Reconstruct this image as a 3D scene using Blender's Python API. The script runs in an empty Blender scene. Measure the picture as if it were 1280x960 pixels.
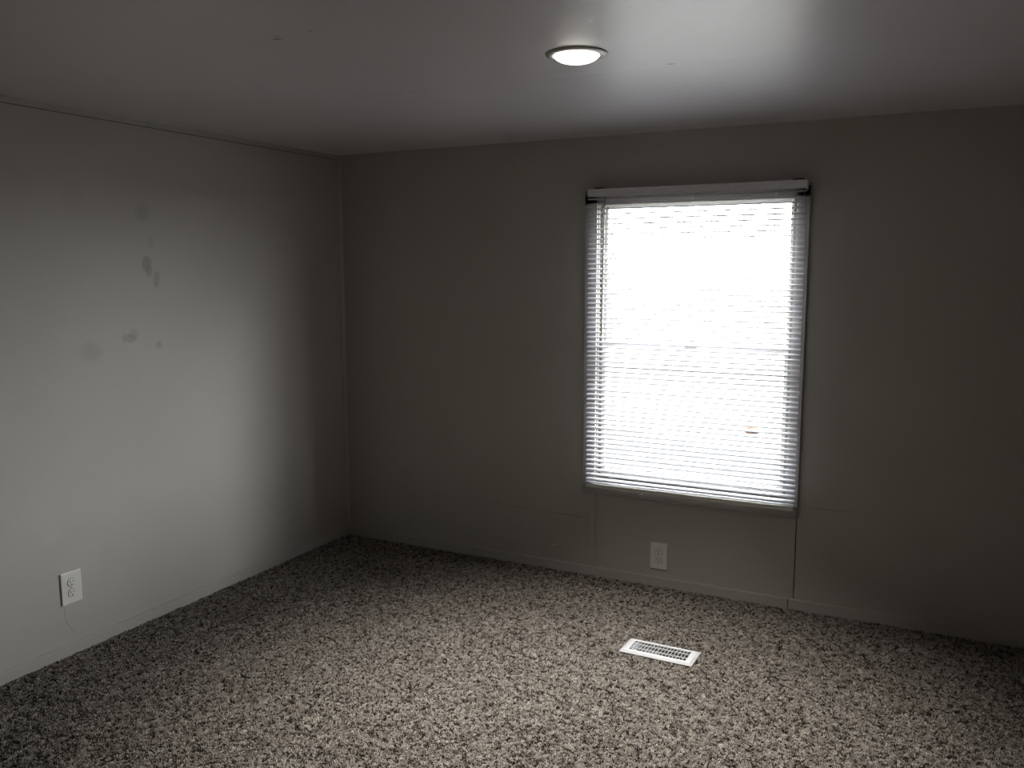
import bpy, bmesh, math, random
from mathutils import Vector, Matrix
random.seed(7)
PI = math.pi
scene = bpy.context.scene
COL = scene.collection

# ------------------------------------------------------------------ camera
cam_d = bpy.data.cameras.new('camera')
cam = bpy.data.objects.new('camera', cam_d)
COL.objects.link(cam)
cam_d.sensor_fit = 'HORIZONTAL'
cam_d.sensor_width = 36.0
cam_d.lens = 1088.3 / 1280.0 * 36.0
cam_d.clip_start = 0.02
CR = Vector((0.89014464, 0.45567436, -0.0018431))
CU = Vector((-0.05849882, 0.1182849, 0.99125505))
CF = Vector((-0.45190752, 0.88225255, -0.13194708))
cam.matrix_world = Matrix(((CR.x, CU.x, -CF.x, 3.0746), (CR.y, CU.y, -CF.y, -3.9191),
                           (CR.z, CU.z, -CF.z, 1.5192), (0, 0, 0, 1)))
scene.camera = cam

# ------------------------------------------------------------------ sky, light, exposure
world = bpy.data.worlds.new('overcast_sky')
scene.world = world
world.use_nodes = True
wn = world.node_tree.nodes
wn['Background'].inputs['Color'].default_value = (0.98, 0.978, 1.0, 1)
wn['Background'].inputs['Strength'].default_value = 31.0
sun_d = bpy.data.lights.new('hazy_sun', 'SUN')           # low sun behind thin cloud, off to the right of the window
sun_d.energy = 2.3; sun_d.angle = math.radians(15); sun_d.color = (1.0, .95, .93)
sun = bpy.data.objects.new('hazy_sun', sun_d)
sun.rotation_euler = Vector((-1.0, -.45, -.36)).to_track_quat('-Z', 'Y').to_euler()
sun.location = (8, 4, 5)
COL.objects.link(sun)
portal_d = bpy.data.lights.new('window_portal', 'AREA')
portal_d.shape = 'RECTANGLE'; portal_d.size = 0.95; portal_d.size_y = 1.40
portal_d.cycles.is_portal = True
portal = bpy.data.objects.new('window_portal', portal_d)
portal.location = (1.985, 0.135, 1.16)
portal.rotation_euler = (-PI / 2, 0, 0)          # faces -y, into the room
COL.objects.link(portal)
LAMP_EMIT = 5.0
LAMP_BEAM = 225.0
scene.view_settings.view_transform = 'Standard'
scene.view_settings.look = 'None'
scene.view_settings.gamma = 1
scene.view_settings.use_curve_mapping = False
scene.view_settings.exposure = 0.0
scene.cycles.max_bounces = 14
scene.cycles.diffuse_bounces = 10
scene.cycles.glossy_bounces = 6
scene.cycles.transparent_max_bounces = 12
scene.cycles.sample_clamp_indirect = 12
scene.cycles.caustics_reflective = False
scene.cycles.use_denoising = True

# room dimensions (metres); origin is the far left floor corner, y runs away from the camera
H = 2.13
XR = 4.05          # right wall
YF = -4.75         # wall behind the camera
BASE = -0.014      # carpet backing; the pile stands up to z = 0

# ------------------------------------------------------------------ material helpers
class NT:
    def __init__(self, name):
        self.m = bpy.data.materials.new(name)
        self.m.use_nodes = True
        self.t = self.m.node_tree
        self.b = self.t.nodes['Principled BSDF']
    def n(self, typ, **kw):
        o = self.t.nodes.new(typ)
        for k, v in kw.items():
            if k in o.inputs: o.inputs[k].default_value = v
            else: setattr(o, k, v)
        return o
    def l(self, a, b): self.t.links.new(a, b)
    def math(self, op, a, b=None, clamp=False):
        o = self.n('ShaderNodeMath', operation=op); o.use_clamp = clamp
        for i, v in enumerate((a, b)):
            if v is None: continue
            if hasattr(v, 'node'): self.l(v, o.inputs[i])
            else: o.inputs[i].default_value = v
        return o.outputs[0]
    def mixc(self, fac, a, b):
        o = self.n('ShaderNodeMix', data_type='RGBA')
        for s, v in ((o.inputs[0], fac), (o.inputs[6], a), (o.inputs[7], b)):
            if hasattr(v, 'node'): self.l(v, s)
            else: s.default_value = v
        return o.outputs[2]

def plain(name, col, rough=0.5, metal=0.0, spec=0.5, noise=0.04, scale=40.0, bump=0.0):
    k = NT(name)
    tc = k.n('ShaderNodeTexCoord')
    nz = k.n('ShaderNodeTexNoise', Scale=scale, Detail=4.0)
    k.l(tc.outputs['Object'], nz.inputs['Vector'])
    c2 = tuple(max(0, c * (1 - 3 * noise)) for c in col[:3]) + (1,)
    c1 = tuple(min(1, c * (1 + noise)) for c in col[:3]) + (1,)
    k.l(k.mixc(nz.outputs['Fac'], c2, c1), k.b.inputs['Base Color'])
    k.b.inputs['Roughness'].default_value = rough
    k.b.inputs['Metallic'].default_value = metal
    k.b.inputs['Specular IOR Level'].default_value = spec
    if bump:
        bp = k.n('ShaderNodeBump', Strength=bump, Distance=0.002)
        k.l(nz.outputs['Fac'], bp.inputs['Height']); k.l(bp.outputs[0], k.b.inputs['Normal'])
    return k.m

def painted(name, col, rough, spec, marks, bump=0.12, ridges=(), wave=0.0, seed=0.0):
    """painted board: colour, faint mottling, roller texture and individual stains.
    marks: (centre, u axis, ru, v axis, rv, colour, strength, softness)"""
    k = NT(name)
    tc = k.n('ShaderNodeTexCoord')
    P = tc.outputs['Object']
    mott = k.n('ShaderNodeTexNoise', Scale=2.3, Detail=5.0, Roughness=0.6)
    mp = k.n('ShaderNodeMapping'); mp.inputs['Location'].default_value = (seed, seed * 2, -seed)
    k.l(P, mp.inputs['Vector']); k.l(mp.outputs[0], mott.inputs['Vector'])
    a = tuple(c * 0.95 for c in col) + (1,); b = tuple(min(1, c * 1.05) for c in col) + (1,)
    c = k.mixc(mott.outputs['Fac'], a, b)
    wob = k.n('ShaderNodeTexNoise', Scale=45.0, Detail=3.0)
    k.l(P, wob.inputs['Vector'])
    w0 = k.n('ShaderNodeVectorMath', operation='SUBTRACT'); k.l(wob.outputs['Color'], w0.inputs[0]); w0.inputs[1].default_value = (.5, .5, .5)
    w1 = k.n('ShaderNodeVectorMath', operation='SCALE'); k.l(w0.outputs[0], w1.inputs[0]); w1.inputs['Scale'].default_value = 0.022
    w2 = k.n('ShaderNodeVectorMath', operation='SCALE'); k.l(w0.outputs[0], w2.inputs[0]); w2.inputs['Scale'].default_value = 0.002
    pw = k.n('ShaderNodeVectorMath', operation='ADD'); k.l(P, pw.inputs[0]); k.l(w1.outputs[0], pw.inputs[1])
    pf = k.n('ShaderNodeVectorMath', operation='ADD'); k.l(P, pf.inputs[0]); k.l(w2.outputs[0], pf.inputs[1])
    for (ctr, u, ru, v, rv, mc, st, soft) in marks:
        src = pf if min(ru, rv) < 0.012 else pw
        s = k.n('ShaderNodeVectorMath', operation='SUBTRACT'); k.l(src.outputs[0], s.inputs[0]); s.inputs[1].default_value = ctr
        cx = k.n('ShaderNodeCombineXYZ')
        u = Vector(u).normalized(); v = Vector(v); v = (v - u * u.dot(v)).normalized()
        for i, (ax, r) in enumerate(((u, ru), (v, rv))):
            ax = ax / r
            d = k.n('ShaderNodeVectorMath', operation='DOT_PRODUCT'); k.l(s.outputs[0], d.inputs[0]); d.inputs[1].default_value = ax
            k.l(d.outputs['Value'], cx.inputs[i])
        ln = k.n('ShaderNodeVectorMath', operation='LENGTH'); k.l(cx.outputs[0], ln.inputs[0])
        mr = k.n('ShaderNodeMapRange', interpolation_type='SMOOTHSTEP')
        mr.inputs['From Min'].default_value = 1 - soft; mr.inputs['From Max'].default_value = 1 + soft * 0.4
        mr.inputs['To Min'].default_value = st; mr.inputs['To Max'].default_value = 0.0
        k.l(ln.outputs['Value'], mr.inputs['Value'])
        c = k.mixc(mr.outputs[0], c, tuple(mc) + (1,))
    k.l(c, k.b.inputs['Base Color'])
    k.b.inputs['Roughness'].default_value = rough
    k.b.inputs['Specular IOR Level'].default_value = spec
    fine = k.n('ShaderNodeTexNoise', Scale=220.0, Detail=2.0); k.l(P, fine.inputs['Vector'])
    h = k.math('MULTIPLY', fine.outputs['Fac'], 0.0006)
    if wave:
        lw = k.n('ShaderNodeTexNoise', Scale=1.7, Detail=3.0); k.l(mp.outputs[0], lw.inputs['Vector'])
        h = k.math('ADD', h, k.math('MULTIPLY', lw.outputs['Fac'], wave))
    sx = k.n('ShaderNodeSeparateXYZ'); k.l(pw.outputs[0], sx.inputs[0])
    for (axis, pos, width, height) in ridges:
        d = k.math('ABSOLUTE', k.math('SUBTRACT', sx.outputs[axis], pos))
        mr = k.n('ShaderNodeMapRange', interpolation_type='SMOOTHSTEP')
        mr.inputs['From Max'].default_value = width; mr.inputs['To Min'].default_value = height; mr.inputs['To Max'].default_value = 0
        k.l(d, mr.inputs['Value']); h = k.math('ADD', h, mr.outputs[0])
    bp = k.n('ShaderNodeBump', Strength=1.0, Distance=1.0)
    k.l(h, bp.inputs['Height'])
    bp.inputs['Strength'].default_value = min(1.0, bump * 8)
    k.l(bp.outputs[0], k.b.inputs['Normal'])
    return k.m

# ------------------------------------------------------------------ mesh helpers
class MB:
    def __init__(self): self.bm = bmesh.new()
    def box(self, x0, x1, y0, y1, z0, z1, bev=0.0, seg=2):
        r = bmesh.ops.create_cube(self.bm, size=1)
        for v in r['verts']:
            v.co = Vector(((x0 + x1) / 2 + v.co.x * (x1 - x0), (y0 + y1) / 2 + v.co.y * (y1 - y0), (z0 + z1) / 2 + v.co.z * (z1 - z0)))
        if bev:
            es = list({e for v in r['verts'] for e in v.link_edges})
            bmesh.ops.bevel(self.bm, geom=es, offset=bev, segments=seg, profile=0.5, affect='EDGES')
        return self
    def loops(self, rings, closed=True, cap=True):
        """skin a list of rings (each a list of points)"""
        R = [[self.bm.verts.new(p) for p in ring] for ring in rings]
        n = len(R[0])
        for a, b in zip(R, R[1:]):
            for i in range(n if closed else n - 1):
                j = (i + 1) % n
                self.bm.faces.new((a[i], a[j], b[j], b[i]))
        if cap:
            self.bm.faces.new(R[0][::-1]); self.bm.faces.new(R[-1])
        return self
    def tube(self, pts, r, n=8):
        pts = [Vector(p) for p in pts]
        rings = []
        for i, p in enumerate(pts):
            t = (pts[min(i + 1, len(pts) - 1)] - pts[max(i - 1, 0)]).normalized()
            a = t.cross(Vector((0.3, 1, 0.2))).normalized(); b = t.cross(a)
            rr = r[i] if isinstance(r, (list, tuple)) else r
            rings.append([p + (a * math.cos(2 * PI * k / n) + b * math.sin(2 * PI * k / n)) * rr for k in range(n)])
        return self.loops(rings)
    def lathe(self, prof, n=48, center=(0, 0, 0), axis='z', cap=False):
        rings = []
        for (r, h) in prof:
            ring = []
            for k in range(n):
                a = 2 * PI * k / n
                p = {'z': (r * math.cos(a), r * math.sin(a), h), 'y': (r * math.cos(a), h, r * math.sin(a)), 'x': (h, r * math.cos(a), r * math.sin(a))}[axis]
                ring.append(Vector(p) + Vector(center))
            rings.append(ring)
        return self.loops(rings, True, cap)
    def build(self, name, mat, parent=None, smooth=False, loc=None):
        bmesh.ops.recalc_face_normals(self.bm, faces=self.bm.faces)
        me = bpy.data.meshes.new(name); self.bm.to_mesh(me); self.bm.free()
        if smooth:
            for p in me.polygons: p.use_smooth = True
        o = bpy.data.objects.new(name, me); COL.objects.link(o)
        me.materials.append(mat)
        if loc: o.location = loc
        if parent: o.parent = parent
        return o

def empty(name, loc=(0, 0, 0), rot=(0, 0, 0)):
    o = bpy.data.objects.new(name, None); COL.objects.link(o)
    o.location = loc; o.rotation_euler = rot; o.empty_display_size = 0.1
    return o
def tag(o, label, cat, group=None):
    o['label'] = label; o['category'] = cat
    if group: o['group'] = group
    return o
def structure(o, label=None):
    o['kind'] = 'structure'
    if label: o['label'] = label
    return o

# ------------------------------------------------------------------ colours
GREIGE = (0.47, 0.452, 0.415)
X, Y, Z = (1, 0, 0), (0, 1, 0), (0, 0, 1)
STAIN = (0.30, 0.285, 0.26)
left_marks = [
    ((0, -1.316, 1.755), Y, .045, Z, .048, STAIN, .38, .7),
    ((0, -1.280, 1.630), Y, .022, Z, .030, STAIN, .22, .7),
    ((0, -1.312, 1.540), (0, 1, -.25), .026, Z, .036, STAIN, .62, .35),
    ((0, -1.300, 1.508), Y, .022, Z, .026, STAIN, .5, .35),
    ((0, -1.262, 1.475), (0, 1, -.2), .017, Z, .036, STAIN, .55, .35),
    ((0, -1.420, 1.232), Y, .042, (0, .35, 1), .020, STAIN, .5, .4),
    ((0, -1.395, 1.248), Y, .026, Z, .026, STAIN, .35, .4),
    ((0, -1.268, 1.193), Y, .020, Z, .022, STAIN, .5, .5),
    ((0, -1.60, 1.19), Y, .055, Z, .045, STAIN, .34, .7),
    ((0, -1.64, 1.80), Y, .05, Z, .07, STAIN, .16, .8),
    ((0, -1.796, .170), (0, .04, -1), .040, Y, .0021, (.22, .17, .12), .55, .8),
    ((0, -1.786, .122), (0, .41, -.91), .031, Y, .0021, (.22, .17, .12), .55, .8),
    ((0, -1.765, .088), (0, .62, -.78), .026, (0, .75, .6), .0021, (.22, .17, .12), .55, .8),
]
back_marks = [
    ((1.31, 0, .122), (.05, 0, .02), .028, (-.02, 0, .05), .0022, (.75, .72, .66), .8, .6),
    ((1.295, 0, .115), X, .02, Z, .0018, (.7, .68, .62), .6, .6),
    ((1.209, 0, .067), X, .004, Z, .004, (.8, .78, .7), .8, .5),
    ((1.39, 0, .288), (1, 0, -.03), .105, Z, .0035, (.17, .155, .13), .6, .9),
    ((1.49, 0, .262), (-.3, 0, 1), .03, X, .005, (.17, .155, .13), .45, .9),
    ((1.08, 0, .294), (1, 0, -.01), .21, Z, .0032, (.24, .225, .2), .4, .9),
    ((.75, 0, .300), X, .18, Z, .003, (.24, .225, .2), .25, .9),
    ((2.62, 0, .470), (1, 0, .03), .13, Z, .003, (.2, .185, .16), .45, .9),
    ((2.86, 0, .480), (1, 0, .05), .16, Z, .003, (.24, .225, .2), .25, .9),
    ((3.0, 0, .40), X, .10, Z, .10, (.36, .345, .32), .15, .9),
]
ceil_marks = [
    ((1.401, -2.034, H), (1, .6, 0), .016, (-.6, 1, 0), .010, (.16, .15, .13), .75, .5),
    ((1.420, -2.052, H), (1, -.7, 0), .018, (.7, 1, 0), .005, (.25, .23, .2), .5, .6),
    ((1.533, -2.054, H), X, .006, Y, .007, (.18, .17, .15), .6, .5),
    ((2.255, -1.264, H), (1, .2, 0), .017, (-.2, 1, 0), .009, (.26, .24, .26), .75, .5),
]
M = {}
M['wall_left'] = painted('left_wall_paint', (0.50, 0.475, 0.445), .55, .35, left_marks, seed=1.3, wave=.004)
M['wall_back'] = painted('back_wall_paint', GREIGE, .6, .3, back_marks, seed=4.1, wave=.003)
M['wall'] = painted('dim_unseen_wall', (.15, .12, .095), .6, .3, [], seed=7.7)  # unseen walls; dark colour added to soak up bounced light
M['ceiling'] = painted('ceiling_paint', (0.67, 0.645, 0.67), .48, 1.0, ceil_marks, seed=2.2, wave=.010,
                       ridges=((1, -1.245, .05, .0022), (1, -2.46, .05, .0022), (1, -3.68, .05, .0022)))
M['trim'] = plain('painted_trim', (0.50, 0.48, 0.45), .45, noise=.02)
M['apron'] = plain('apron_paint_shaded', (0.32, 0.30, 0.295), .45, noise=.03, scale=18)  # casing paint darkened: the blind's shadow is put into the colour
M['casing'] = plain('casing_paint', (0.40, 0.385, 0.385), .45, noise=.03, scale=18)
M['vinyl'] = plain('white_vinyl', (0.78, 0.775, 0.76), .4, noise=.01)
M['sash'] = plain('almond_window_frame', (0.26, 0.25, 0.225), .45, noise=.03)
M['blind'] = plain('white_blind_enamel', (0.61, 0.61, 0.65), .35, noise=.01)
M['rail'] = plain('cream_rail_enamel', (0.74, 0.73, 0.66), .35, noise=.01)
M['valance'] = plain('valance_grey_white', (0.84, 0.84, 0.87), .4, noise=.01)
M['cord'] = plain('cord_white', (0.72, 0.72, 0.70), .8, noise=.02)
M['bracket'] = plain('bracket_dark_steel', (0.10, 0.10, 0.10), .5, .3)
M['plate'] = plain('white_plastic', (0.80, 0.78, 0.74), .35, noise=.01)
M['dark'] = plain('dark_slot', (0.02, 0.018, 0.015), .8)
M['gap'] = plain('shadow_gap_grime', (0.16, 0.13, 0.09), .8, noise=.1)
M['screw'] = plain('painted_screw', (0.6, 0.59, 0.55), .35, .3)
M['register'] = plain('white_register_enamel', (0.66, 0.66, 0.675), .35, noise=.01)
M['duct'] = plain('galvanised_duct', (0.22, 0.22, 0.22), .45, .6, noise=.08)
M['nickel'] = plain('satin_nickel_paint', (0.50, 0.49, 0.48), .45, .35, noise=.03)
M['backing'] = plain('carpet_backing', (0.10, 0.085, 0.07), .95, noise=.1)

def emitter(name, col, s):
    k = NT(name)
    k.b.inputs['Base Color'].default_value = (.9, .9, .88, 1)
    k.b.inputs['Emission Color'].default_value = tuple(col) + (1,)
    k.b.inputs['Emission Strength'].default_value = s
    return k.m
M['lamp'] = emitter('lit_lens', (1.0, .93, .80), LAMP_EMIT)

def glass():
    k = NT('thin_window_glass')
    k.t.nodes.remove(k.b)
    out = [n for n in k.t.nodes if n.type == 'OUTPUT_MATERIAL'][0]
    tr = k.n('ShaderNodeBsdfTransparent'); tr.inputs['Color'].default_value = (.94, .96, .95, 1)
    gl = k.n('ShaderNodeBsdfGlossy'); gl.inputs['Roughness'].default_value = 0.02
    ge = k.n('ShaderNodeNewGeometry')                 # Schlick reflectance, the same from both faces of the thin pane
    dt = k.n('ShaderNodeVectorMath', operation='DOT_PRODUCT'); k.l(ge.outputs['Normal'], dt.inputs[0]); k.l(ge.outputs['Incoming'], dt.inputs[1])
    om = k.math('SUBTRACT', 1.0, k.math('ABSOLUTE', dt.outputs['Value']), clamp=True)
    fr = k.math('ADD', k.math('MULTIPLY', k.math('POWER', om, 5.0), .96), .04, clamp=True)
    mx = k.n('ShaderNodeMixShader')
    k.l(fr, mx.inputs[0]); k.l(tr.outputs[0], mx.inputs[1]); k.l(gl.outputs[0], mx.inputs[2])
    k.l(mx.outputs[0], out.inputs['Surface'])
    return k.m
M['glass'] = glass()

def yarn():
    k = NT('speckled_yarn')
    oi = k.n('ShaderNodeObjectInfo')
    cr = k.n('ShaderNodeValToRGB')
    e = cr.color_ramp.elements
    stops = [(0.0, (.032, .025, .019)), (.24, (.045, .036, .028)), (.28, (.20, .173, .148)), (.45, (.27, .24, .21)), (.75, (.34, .305, .272)), (1.0, (.54, .50, .455))]
    e[0].position, e[0].color = stops[0][0], stops[0][1] + (1,)
    e[1].position, e[1].color = stops[-1][0], stops[-1][1] + (1,)
    for p, c in stops[1:-1]:
        q = e.new(p); q.color = c + (1,)
    k.l(oi.outputs['Random'], cr.inputs[0])
    k.l(cr.outputs[0], k.b.inputs['Base Color'])
    k.b.inputs['Roughness'].default_value = .85
    k.b.inputs['Specular IOR Level'].default_value = .15
    return k.m
M['yarn'] = yarn()

def ground_mat():
    k = NT('pale_dry_ground')
    tc = k.n('ShaderNodeTexCoord')
    a = k.n('ShaderNodeTexNoise', Scale=.8, Detail=6.0, Roughness=.65); k.l(tc.outputs['Object'], a.inputs['Vector'])
    b = k.n('ShaderNodeTexNoise', Scale=14.0, Detail=4.0); k.l(tc.outputs['Object'], b.inputs['Vector'])
    c = k.mixc(a.outputs['Fac'], (.11, .105, .085, 1), (.17, .16, .14, 1))
    c = k.mixc(k.math('MULTIPLY', b.outputs['Fac'], .3), c, (.09, .075, .05, 1))
    k.l(c, k.b.inputs['Base Color']); k.b.inputs['Roughness'].default_value = .95
    return k.m
M['ground'] = ground_mat()
M['band'] = plain('near_black_ground', (.012, .0118, .0115), .95, noise=.15, scale=25)  # even near-black tone, much darker than the yard around it
M['rust'] = plain('red_brown_stone', (.05, .02, .012), .9, noise=.15, scale=20)

_cb = M['ceiling'].node_tree.nodes['Principled BSDF']      # satin paint with a glossier top coat
_cb.inputs['Coat Weight'].default_value = .6; _cb.inputs['Coat Roughness'].default_value = .33

# ------------------------------------------------------------------ outside
g = MB(); g.box(-60, 64, 0.16, 110, -1.0, -0.8)
structure(g.build('ground', M['ground']), 'pale dry yard seen through the window blind')
d = MB()  # flat dark band running diagonally across the yard
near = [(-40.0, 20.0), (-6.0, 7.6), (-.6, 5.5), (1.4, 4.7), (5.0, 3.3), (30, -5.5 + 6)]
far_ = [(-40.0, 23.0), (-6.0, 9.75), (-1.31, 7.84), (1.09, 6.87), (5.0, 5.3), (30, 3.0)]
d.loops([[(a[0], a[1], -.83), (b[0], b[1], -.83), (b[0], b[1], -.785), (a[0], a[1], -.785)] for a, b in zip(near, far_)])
structure(d.build('ground_band', M['band']), 'dark ground drive crossing the pale yard outside')
s = MB()
bmesh.ops.create_icosphere(s.bm, subdivisions=2, radius=.085)
for v in s.bm.verts:
    v.co = Vector((v.co.x * 1.3, v.co.y, v.co.z * .75)) * (1 + .15 * math.sin(v.co.x * 40 + v.co.z * 31))
tag(s.build('stone', M['rust'], loc=(.57, 8.4, -.75)), 'red-brown stone lying on the pale yard beyond the window', 'stone')

# ------------------------------------------------------------------ room shell
# window opening
WX0, WX1, WZ0, WZ1 = 1.525, 2.440, 0.485, 1.835
SEAM = 2.487
wb = MB()     # framing of the back wall, behind the paint-faced sheets
T0, T1 = 0.010, 0.13
wb.box(-.12, WX0, T0, T1, -.9, H + .1); wb.box(WX1, XR + .12, T0, T1, -.9, H + .1)
wb.box(WX0, WX1, T0, T1, -.9, WZ0); wb.box(WX0, WX1, T0, T1, WZ1, H + .1)
wall_back = structure(wb.build('wall_back', M['dark']), 'grey-beige panelled wall with the window')
def sheet(outline, name, mat, parent, y0=0.0, y1=0.0105):
    b = MB()
    f = [b.bm.verts.new((x, y0, z)) for x, z in outline]; k = [b.bm.verts.new((x, y1, z)) for x, z in outline]
    b.bm.faces.new(f); b.bm.faces.new(k[::-1])
    n = len(outline)
    for i in range(n):
        j = (i + 1) % n; b.bm.faces.new((f[i], k[i], k[j], f[j]))
    return b.build(name, mat, parent)
sheet([(0, BASE), (1.5125, BASE), (1.5125, WZ0), (WX0, WZ0), (WX0, WZ1), (WX1, WZ1), (WX1, H), (0, H)], 'wall_panel', M['wall_back'], wall_back)
sheet([(1.5140, BASE), (SEAM - .0022, BASE), (SEAM - .0022, .46), (WX1, .46), (WX1, WZ0), (1.5140, WZ0)], 'wall_panel', M['wall_back'], wall_back)
sheet([(SEAM + .0022, BASE), (XR, BASE), (XR, H), (WX1, H), (WX1, .4615), (SEAM + .0022, .4615)], 'wall_panel', M['wall_back'], wall_back)

b = MB(); b.box(-.12, 0, YF - .12, .01, -.3, H + .1); structure(b.build('wall_left', M['wall_left']), 'grey-beige wall with faint stains')
b = MB(); b.box(XR, XR + .12, YF - .12, .01, -.3, H + .1); structure(b.build('wall_right', M['wall']))
b = MB(); b.box(0, XR, YF - .12, YF, -.3, H + .1); structure(b.build('wall_front', M['wall']))

# ceiling with a hole for the recessed light
LX, LY, LR = 2.052, -1.512, .0905
def slab_with_hole(x0, x1, y0, y1, z, holeloop, zt, name, mat):
    """flat slab with a hole: outer ring points are matched to the hole loop by angle"""
    b = MB(); n = len(holeloop)
    cx = sum(p[0] for p in holeloop) / n; cy = sum(p[1] for p in holeloop) / n
    def hit(dx, dy):
        t = min((((x1 if dx > 0 else x0) - cx) / dx) if abs(dx) > 1e-9 else 1e9, (((y1 if dy > 0 else y0) - cy) / dy) if abs(dy) > 1e-9 else 1e9)
        return (cx + dx * t, cy + dy * t)
    ang = sorted([(math.atan2(p[1] - cy, p[0] - cx), p) for p in holeloop])
    seq = []
    corners = [(x0, y0), (x1, y0), (x1, y1), (x0, y1)]
    cang = sorted([(math.atan2(c[1] - cy, c[0] - cx), c) for c in corners])
    for a, p in ang: seq.append((a, p, hit(p[0] - cx, p[1] - cy)))
    for lev in (z, zt):
        inner = [b.bm.verts.new((s_[1][0], s_[1][1], lev)) for s_ in seq]
        outer = [b.bm.verts.new((s_[2][0], s_[2][1], lev)) for s_ in seq]
        cv = [(a, b.bm.verts.new((c[0], c[1], lev))) for a, c in cang]
        for i in range(n):
            j = (i + 1) % n
            a0, a1 = seq[i][0], seq[j][0]
            if j == 0: a1 += 2 * PI
            mid = [v for a, v in cv if a0 < a < a1 or a0 < a + 2 * PI < a1]
            vs = [inner[i], outer[i]] + mid + [outer[j], inner[j]]
            b.bm.faces.new(vs if lev == zt else vs[::-1])
        if lev == z: low = inner
        else:
            for i in range(n):
                j = (i + 1) % n; b.bm.faces.new((low[i], low[j], inner[j], inner[i]))
    return b.build(name, mat)
hole = [(LX + .080 * math.cos(2 * PI * k / 40), LY + .080 * math.sin(2 * PI * k / 40)) for k in range(40)]
ceiling = structure(slab_with_hole(0, XR, YF, 0, H, hole, H + .04, 'ceiling', M['ceiling']), 'off-white satin ceiling with a faint taped seam')
b = MB(); b.box(-.12, XR + .12, YF - .12, .13, H + .14, H + .24); structure(b.build('roof', M['wall']))

# floor with the duct hole under the register
VX, VY, VROT = 2.0925, -.7125, -.012
VW, VD = .296, .137
DX0, DX1, DY0, DY1 = VX - .122, VX + .122, VY - .042, VY + .042
fl_hole = [(DX0, DY0), (VX, DY0), (DX1, DY0), (DX1, VY), (DX1, DY1), (VX, DY1), (DX0, DY1), (DX0, VY)]
floor = structure(slab_with_hole(0, XR, YF, 0, BASE - .03, fl_hole, BASE, 'floor', M['backing']), 'speckled taupe wall-to-wall carpet')

# carpet pile: tufts of twisted yarn
def tuft(seed):
    rnd = random.Random(seed); b = MB()
    for s_ in range(6):
        a = rnd.uniform(0, 2 * PI); r0 = rnd.uniform(0, .003)
        p = Vector((r0 * math.cos(a), r0 * math.sin(a), -.001)); lean = rnd.uniform(.15, .95); a2 = a + rnd.uniform(-1, 1)
        h = rnd.uniform(.009, .0145); pts = [p.copy()]
        for q in (.45, .8, 1.0):
            pts.append(p + Vector((math.cos(a2) * lean * h * q ** 1.8, math.sin(a2) * lean * h * q ** 1.8, h * (q - .12 * lean * q * q))))
        b.tube(pts, [.0012, .0016, .0017, .0009], 4)
    bmesh.ops.recalc_face_normals(b.bm, faces=b.bm.faces)
    me = bpy.data.meshes.new('yarn_tuft'); b.bm.to_mesh(me); b.bm.free()
    for f in me.polygons: f.use_smooth = True
    me.materials.append(M['yarn'])
    return bpy.data.objects.new('yarn_tuft', me)
def pile():
    b = MB()
    ex0, ex1, ey0, ey1 = VX - .140, VX + .140, VY - .062, VY + .062
    m = .006
    for (x0, x1, y0, y1) in ((m, ex0, YF + m, -m), (ex1, XR - m, YF + m, -m), (ex0, ex1, YF + m, ey0), (ex0, ex1, ey1, -m)):
        b.bm.faces.new([b.bm.verts.new(p) for p in ((x0, y0, BASE), (x1, y0, BASE), (x1, y1, BASE), (x0, y1, BASE))])
    o = b.build('carpet_pile', M['yarn'], floor)
    ng = bpy.data.node_groups.new('pile_of_tufts', 'GeometryNodeTree')
    ng.interface.new_socket('Geometry', in_out='INPUT', socket_type='NodeSocketGeometry')
    ng.interface.new_socket('Geometry', in_out='OUTPUT', socket_type='NodeSocketGeometry')
    N = ng.nodes.new; L = ng.links.new
    gi, go = N('NodeGroupInput'), N('NodeGroupOutput')
    di = N('GeometryNodeDistributePointsOnFaces'); di.inputs['Density'].default_value = 30000.0
    L(gi.outputs[0], di.inputs['Mesh'])
    jo = N('GeometryNodeGeometryToInstance')
    for sd in (5, 4, 3, 2, 1):
        inf = N('GeometryNodeObjectInfo'); inf.inputs['Object'].default_value = tuft(sd); inf.inputs['As Instance'].default_value = False
        L(inf.outputs['Geometry'], jo.inputs[0])
    io = N('GeometryNodeInstanceOnPoints')
    L(di.outputs['Points'], io.inputs['Points']); L(jo.outputs[0], io.inputs['Instance'])
    io.inputs['Pick Instance'].default_value = True
    ri = N('FunctionNodeRandomValue'); ri.data_type = 'INT'
    [s_ for s_ in ri.inputs if s_.identifier == 'Min_002'][0].default_value = 0
    [s_ for s_ in ri.inputs if s_.identifier == 'Max_002'][0].default_value = 4
    L([s_ for s_ in ri.outputs if s_.identifier == 'Value_002'][0], io.inputs['Instance Index'])
    rv = N('FunctionNodeRandomValue'); rv.data_type = 'FLOAT_VECTOR'; rv.inputs['Min'].default_value = (-.35, -.35, 0); rv.inputs['Max'].default_value = (.35, .35, 6.283)
    rv.inputs['Seed'].default_value = 3
    L([s_ for s_ in rv.outputs if s_.identifier == 'Value'][0], io.inputs['Rotation'])
    rs = N('FunctionNodeRandomValue'); rs.data_type = 'FLOAT'
    [s_ for s_ in rs.inputs if s_.identifier == 'Min_001'][0].default_value = .6
    [s_ for s_ in rs.inputs if s_.identifier == 'Max_001'][0].default_value = 1.1
    rs.inputs['Seed'].default_value = 9
    L([s_ for s_ in rs.outputs if s_.identifier == 'Value_001'][0], io.inputs['Scale'])
    L(io.outputs[0], go.inputs[0])
    md = o.modifiers.new('pile', 'NODES'); md.node_group = ng
    o['kind'] = 'stuff'
    return o
pile()

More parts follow.
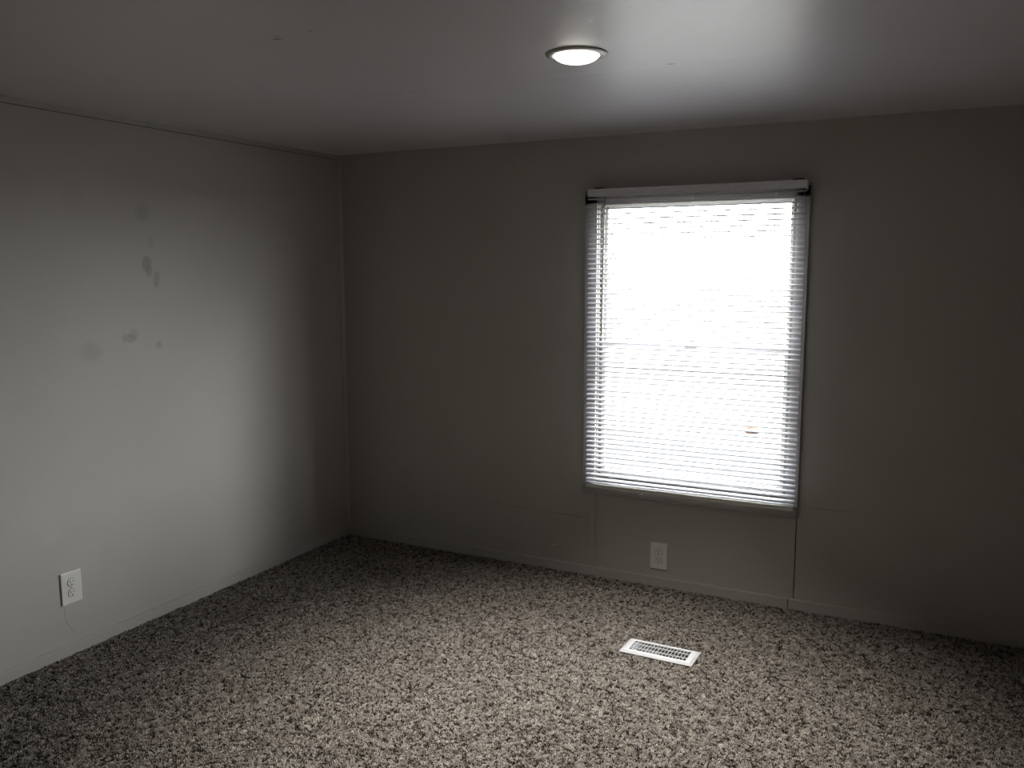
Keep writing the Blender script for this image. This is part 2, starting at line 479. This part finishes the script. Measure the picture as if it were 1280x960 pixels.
# baseboards and trims
bb = MB(); bb.box(0, .009, YF, 0, BASE, .041, .0015, 1)
structure(bb.build('baseboard_left', M['trim']), 'low painted baseboard under the stained wall')
bb = empty('baseboard_back'); structure(bb, 'low painted baseboard under the window wall')
BR = 2.466
for (x0, x1) in ((.009, BR - .0012), (BR + .0012, XR)):
    k = MB(); k.box(x0, x1, -.0095, 0, BASE, .042 if x0 < 1 else .043, .0032, 2); k.build('board', M['wall_back'], bb)
t = MB(); t.box(0, .006, YF, 0, H - .0215, H, .001, 1); t1 = structure(t.build('trim_1', M['trim']), 'thin batten along the ceiling edge of the stained wall')
t = MB(); t.box(0, .0015, YF, -.019, H - .0240, H - .0215); t.build('open_joint', M['gap'], t1)
t = MB(); t.loops([[(0, 0, z), (0, -.018, z), (.007, -.0165, z), (.013, -.011, z), (.018, -.004, z), (.019, 0, z)] for z in (.046, H)])
structure(t.build('trim_2', M['trim']), 'thin vertical moulding in the far room corner')
t = MB(); t.box(1.4935, 1.5325, -.008, 0, .042, .418, .0025, 1); structure(t.build('trim_3', M['wall_back']), 'flat painted batten under the left end of the window')
t = MB(); t.box(.019, XR, -.006, 0, H - .008, H, .001, 1); structure(t.build('trim_4', M['wall_back']), 'thin strip where window wall meets ceiling')

# ------------------------------------------------------------------ window
win = empty('window_1', (0, 0, 0)); structure(win, 'bright single-hung window in flat painted casing behind the blind')
CY = -.014
c = MB(); c.box(1.466, WX0 + .004, CY, 0, .4165, 1.865, .002, 1); c.build('casing', M['casing'], win)
c = MB(); c.box(WX1 - .002, 2.4915, CY, 0, .4655, 1.865, .002, 1); c.build('casing', M['casing'], win)
c = MB(); c.box(1.466, 2.4915, CY, 0, 1.818, 1.878, .002, 1); c.build('casing', M['casing'], win)
c = MB(); c.box(1.464, 2.4905, CY - .004, 0, .4150, .4640, .003, 2); ap = c.build('apron', M['apron'], win)
c = MB(); c.box(1.500, 2.4800, CY - .010, .045, .4640, .4720, .002, 1); c.build('sill', M['apron'], win)
# paint chip and blob on the apron
k = MB(); bmesh.ops.create_icosphere(k.bm, subdivisions=2, radius=.006)
for v in k.bm.verts: v.co = Vector((v.co.x * 1.5, v.co.y * .5, v.co.z * 1.1 - .3 * abs(v.co.x)))
k.build('chip', M['dark'], ap, loc=(1.826, CY - .004, .4555))
k = MB(); bmesh.ops.create_icosphere(k.bm, subdivisions=2, radius=.0042)
k.build('paint_blob', M['vinyl'], ap, True, loc=(1.774, CY - .004, .4445))
k = MB(); bmesh.ops.create_icosphere(k.bm, subdivisions=2, radius=.005)
for v in k.bm.verts: v.co = Vector((v.co.x * 2.4, v.co.y * .5, v.co.z * .8))
k.build('paint_blob', M['vinyl'], ap, True, loc=(1.802, CY - .004, .4605))
# jamb liner
j = MB(); JY = .075
j.box(WX0, WX0 + .008, 0, JY, WZ0, WZ1); j.box(WX1 - .008, WX1, 0, JY, WZ0, WZ1)
j.box(WX0, WX1, 0, JY, WZ1 - .008, WZ1); j.box(WX0, WX1, .0, JY, .472, WZ0 + .008)
j.build('jamb', M['sash'], win)
def rect_frame(x0, x1, z0, z1, w, y0, y1, wb_=None, wt=None):
    b = MB(); wb_ = wb_ or w; wt = wt or w
    b.box(x0, x0 + w, y0, y1, z0, z1, .002, 1); b.box(x1 - w, x1, y0, y1, z0, z1, .002, 1)
    b.box(x0 + w, x1 - w, y0, y1, z0, z0 + wb_, .002, 1); b.box(x0 + w, x1 - w, y0, y1, z1 - wt, z1, .002, 1)
    return b
fx0, fx1, fz0, fz1 = WX0 + .008, WX1 - .008, WZ0 + .008, WZ1 - .008
rect_frame(fx0, fx1, fz0, fz1, .014, .022, .068).build('frame', M['sash'], win)
MR = 1.150
up = rect_frame(fx0 + .012, fx1 - .012, MR - .008, fz1 - .010, .016, .046, .062).build('sash', M['vinyl'], win)
lo = rect_frame(fx0 + .012, fx1 - .012, fz0 + .016, MR + .010, .018, .026, .044, wb_=.034).build('sash', M['vinyl'], win)
p = MB(); p.box(fx0 + .026, fx1 - .026, .052, .056, MR, fz1 - .022); p.build('pane', M['glass'], up)
p = MB(); p.box(fx0 + .028, fx1 - .028, .033, .037, fz0 + .046, MR); p.build('pane', M['glass'], lo)
k = MB(); k.box(1.955, 2.010, .012, .030, MR + .004, MR + .018, .003, 2); k.build('latch', M['sash'], lo)

# ------------------------------------------------------------------ mini blind
BX0, BX1, BY = 1.497, 2.481, -.044
SLAT_W = .025
TILT = math.radians(17)
blind = empty('mini_blind', ((BX0 + BX1) / 2, BY, 1.84))
tag(blind, 'white horizontal mini blind lowered over the bright window', 'blind')
BL = blind.location
def lb(m, name, mat, smooth=False, parent=None):          # build in world coordinates, then hang under the blind
    o = m.build(name, mat, None, smooth); o.data.transform(Matrix.Translation(-BL)); o.parent = parent or blind
    return o
hr = MB(); hr.box(BX0 + .004, BX1 - .004, -.056, -.028, 1.853, 1.878, .002, 1); lb(hr, 'headrail', M['valance'])
va = MB()
prof = [(-.0595, 1.8485), (-.0620, 1.852), (-.0610, 1.859), (-.0625, 1.866), (-.0610, 1.874), (-.0625, 1.880), (-.0600, 1.8835), (-.0575, 1.8835), (-.0575, 1.8485)]
va.loops([[(x, y, z) for y, z in prof] for x in (1.4985, 2.4805)]); lb(va, 'valance', M['valance'])
for x in (1.552, 2.444):
    b = MB(); b.box(x - .021, x + .021, -.056, -.012, 1.8815, 1.8905, .001, 1); b.box(x - .018, x + .018, -.020, -.014, 1.862, 1.887, .001, 1)
    lb(b, 'bracket', M['bracket'])
b = MB(); b.box(2.477, 2.4805, -.058, -.014, 1.846, 1.8825, .001, 1); lb(b, 'end_cap', M['valance'])
# slats
def slat_mesh(length):
    b = MB(); n = 7; th = .0007; top, bot = [], []
    for i in range(n):
        u = (i / (n - 1) - .5); yy = u * SLAT_W; zz = .0030 * (1 - 4 * u * u)
        top.append((yy, zz + th / 2)); bot.append((yy, zz - th / 2))
    ring = top + bot[::-1]; h = length / 2
    b.loops([[(sx, y, z) for y, z in ring] for sx in (-h, h)])
    bmesh.ops.recalc_face_normals(b.bm, faces=b.bm.faces)
    me = bpy.data.meshes.new('slat'); b.bm.to_mesh(me); b.bm.free(); me.materials.append(M['blind'])
    return me
SM = slat_mesh(BX1 - BX0)
zt, zb, NS = 1.838, .499, 59
zs = [zt + (zb - zt) * i / (NS - 1) for i in range(NS)] + [.4835]
for i, z in enumerate(zs):
    o = bpy.data.objects.new('slat', SM); COL.objects.link(o)
    o.location = Vector((random.uniform(-.0012, .0012), 0, z - BL.z))
    ti = TILT if i < NS else math.radians(6)
    o.rotation_euler = (ti + random.uniform(-.02, .02), random.uniform(-.0006, .0006), 0)   # room-side edge lower
    o.location.x += (BX0 + BX1) / 2 - BL.x
    o.parent = blind
b = MB(); b.box(BX0, BX1 - .004, BY - .0125, BY + .0125, .4585, .4745, .004, 2); lb(b, 'bottom_rail', M['rail'])
b = MB(); b.box(BX1 - .0045, BX1, BY - .0130, BY + .0130, .4580, .4750, .002, 1); lb(b, 'rail_end_cap', M['vinyl'])
for x in (1.617, 1.990, 2.351):
    b = MB()
    for dy in (-.0132, .0132): b.tube([(x, BY + dy, 1.853), (x, BY + dy, 1.15), (x, BY + dy, .470)], .0006, 5)
    b.tube([(x + .006, BY, 1.853), (x + .006, BY, 1.15), (x + .006, BY, .470)], .0006, 5)
    lb(b, 'ladder_cord', M['cord'])
    b = MB(); b.lathe([(.0001, .4565), (.004, .4565), (.005, .4588)], 14, (x, BY, 0)); lb(b, 'rail_button', M['vinyl'])
w = MB(); w.tube([(1.586, -.062, 1.842), (1.585, -.066, 1.800), (1.580, -.066, 1.50), (1.575, -.065, 1.205)], .0028, 8)
w.tube([(1.586, -.055, 1.853), (1.586, -.062, 1.846), (1.586, -.062, 1.838)], .0015, 6)
wand_mat = plain('smoky_plastic_wand', (.30, .29, .28), .25, noise=.02)
lb(w, 'tilt_wand', wand_mat, True)
l = MB()
l.tube([(2.466, -.060, 1.850), (2.4815, -.062, 1.78), (2.4855, -.060, 1.3), (2.4850, -.058, .985)], .0010, 6)
l.tube([(2.470, -.060, 1.850), (2.4835, -.061, 1.77), (2.4870, -.060, 1.2), (2.4850, -.058, .785)], .0010, 6)
lc = lb(l, 'lift_cord', plain('grey_cord', (.35, .34, .33), .8, noise=.03))
for z in (.985, .785):
    b = MB(); b.lathe([(.0012, z + .012), (.003, z + .006), (.0045, z - .010), (.0038, z - .013), (.0005, z - .013)], 12, (2.485, -.058, 0))
    lb(b, 'tassel', M['cord'], True, lc)

# ------------------------------------------------------------------ outlets (built facing -y, then turned)
def outlet(loc, rz, w, h, label):
    r = empty('wall_outlet', loc, (0, 0, rz)); tag(r, label, 'outlet', 'wall outlets')
    b = MB(); b.box(-w / 2, w / 2, -.0065, 0, -h / 2, h / 2, .003, 2); b.build('cover_plate', M['plate'], r)
    for s_ in (1, -1):
        cz = s_ * .0195 * h / .118
        def oval(rad, k=.86):
            return [(rad * math.cos(2 * PI * i / 32), max(-rad * k, min(rad * k, rad * math.sin(2 * PI * i / 32)))) for i in range(32)]
        g_ = MB(); g_.loops([[(x, y, z + cz) for x, z in oval(.0185)] for y in (-.0060, -.0068)]); g_.build('gap_ring', M['gap'], r)
        q = MB(); q.loops([[(x, y, z + cz) for x, z in oval(rr)] for y, rr in ((-.006, .0172), (-.0080, .0172), (-.0084, .0166))]); rc = q.build('receptacle', M['plate'], r)
        for sx, hh in ((-.0064, .0044), (.0064, .0036)):
            d_ = MB(); d_.box(sx - .0013, sx + .0013, -.0087, -.0080, cz + .004 - hh, cz + .004 + hh); d_.build('slot', M['dark'], rc)
        d_ = MB(); d_.loops([[(.0027 * math.cos(a), y, cz - .0085 + .0032 * math.sin(a)) for a in [2 * PI * i / 14 for i in range(14)]] for y in (-.0080, -.0087)]); d_.build('ground_hole', M['dark'], rc)
    sc_ = MB(); sc_.lathe([(.0032, -.006), (.0030, -.0074), (.0001, -.0078)], 16, (0, 0, 0), 'y'); sw = sc_.build('screw', M['screw'], r)
    return r
outlet((1.8595, 0, .147), 0, .083, .131, 'white duplex outlet plate on the wall below the window')
outlet((0, -1.763, .267), PI / 2, .089, .130, 'white duplex outlet plate on the stained left wall, no window above')

# ------------------------------------------------------------------ floor register
vent = empty('floor_register', (VX, VY, 0), (0, 0, VROT))
tag(vent, 'white metal floor register set in the carpet below the window', 'floor vent')
ZT = .007
IX, IY = .116, .043          # half size of the grille opening
fr = MB()
def rr(hx, hy, z): return [(-hx, -hy, z), (hx, -hy, z), (hx, hy, z), (-hx, hy, z)]
fr.loops([rr(IX, IY, ZT - .005), rr(IX, IY, ZT), rr(IX + .006, IY + .006, ZT + .001), rr(VW / 2 - .012, VD / 2 - .012, ZT), rr(VW / 2, VD / 2, ZT - .006), rr(VW / 2, VD / 2, ZT - .008), rr(VW / 2 - .010, VD / 2 - .010, ZT - .008)], True, False)
fr.build('frame', M['register'], vent)
NB = 17
fin = None
for i in range(1, NB):
    x = -IX + 2 * IX * i / NB
    if fin is None:
        b = MB()
        ring = lambda y: [(-.0020, y, -.009), (-.0008, y, -.009), (.0010, y, -.0005), (.0008, y, .0003), (-.0010, y, .0003)]
        b.loops([ring(y) for y in (-IY, IY)]); fin = b.build('louver', M['register'], vent)
        o = fin
    else:
        o = fin.copy(); COL.objects.link(o); o.parent = vent
    o.location = (x, 0, ZT - .001)
for y in (-.0185, .0185):
    b = MB(); b.box(-IX, IX, y - .0016, y + .0016, ZT - .006, ZT + .0002, .0006, 1); b.build('cross_bar', M['register'], vent)
b = MB()
hx, hy, zd = .119, .0405, -.115
b.box(-hx, -hx + .002, -hy, hy, zd, ZT - .009); b.box(hx - .002, hx, -hy, hy, zd, ZT - .009)
b.box(-hx, hx, -hy, -hy + .002, zd, ZT - .009); b.box(-hx, hx, hy - .002, hy, zd, ZT - .009); b.box(-hx, hx, -hy, hy, zd - .002, zd)
b.build('duct_box', M['duct'], vent)
b = MB(); b.box(-hx + .003, -.012, -.036, .036, -.004, -.0025); dm = b.build('damper', M['duct'], vent)
dm.rotation_euler = (0, math.radians(14), 0); dm.location = (0, 0, -.018)

# ------------------------------------------------------------------ recessed ceiling light
lamp = empty('ceiling_light', (LX, LY, H))
tag(lamp, 'round lit downlight with brushed metal trim ring in the ceiling', 'ceiling light')
b = MB(); b.lathe([(.068, .012), (.0665, -.004), (.069, -.0070), (.082, -.0060), (.0895, -.0030), (LR, -.0005), (LR, .0), (.078, .0), (.078, .014)], 72)
b.build('trim_ring', M['nickel'], lamp, True)
b = MB(); n = 10
b.lathe([((.0660) * math.cos(PI / 2 * i / n) + .00005, -.003 - .024 * math.sin(PI / 2 * i / n)) for i in range(n + 1)], 64)
b.build('lens', M['lamp'], lamp, True)
b = MB(); b.lathe([(.0662, -.003), (.070, .012), (.070, .085), (.0001, .09)], 48); b.build('housing', M['nickel'], lamp, True)

bd = bpy.data.lights.new('downlight_beam', 'SPOT')      # the reflector bulb throws most of its light down
bd.energy = LAMP_BEAM; bd.color = (1.0, .96, .89); bd.spot_size = math.radians(86); bd.spot_blend = 1.0; bd.shadow_soft_size = .05
bo = bpy.data.objects.new('downlight_beam', bd); COL.objects.link(bo); bo.parent = lamp; bo.location = (0, 0, -.085)
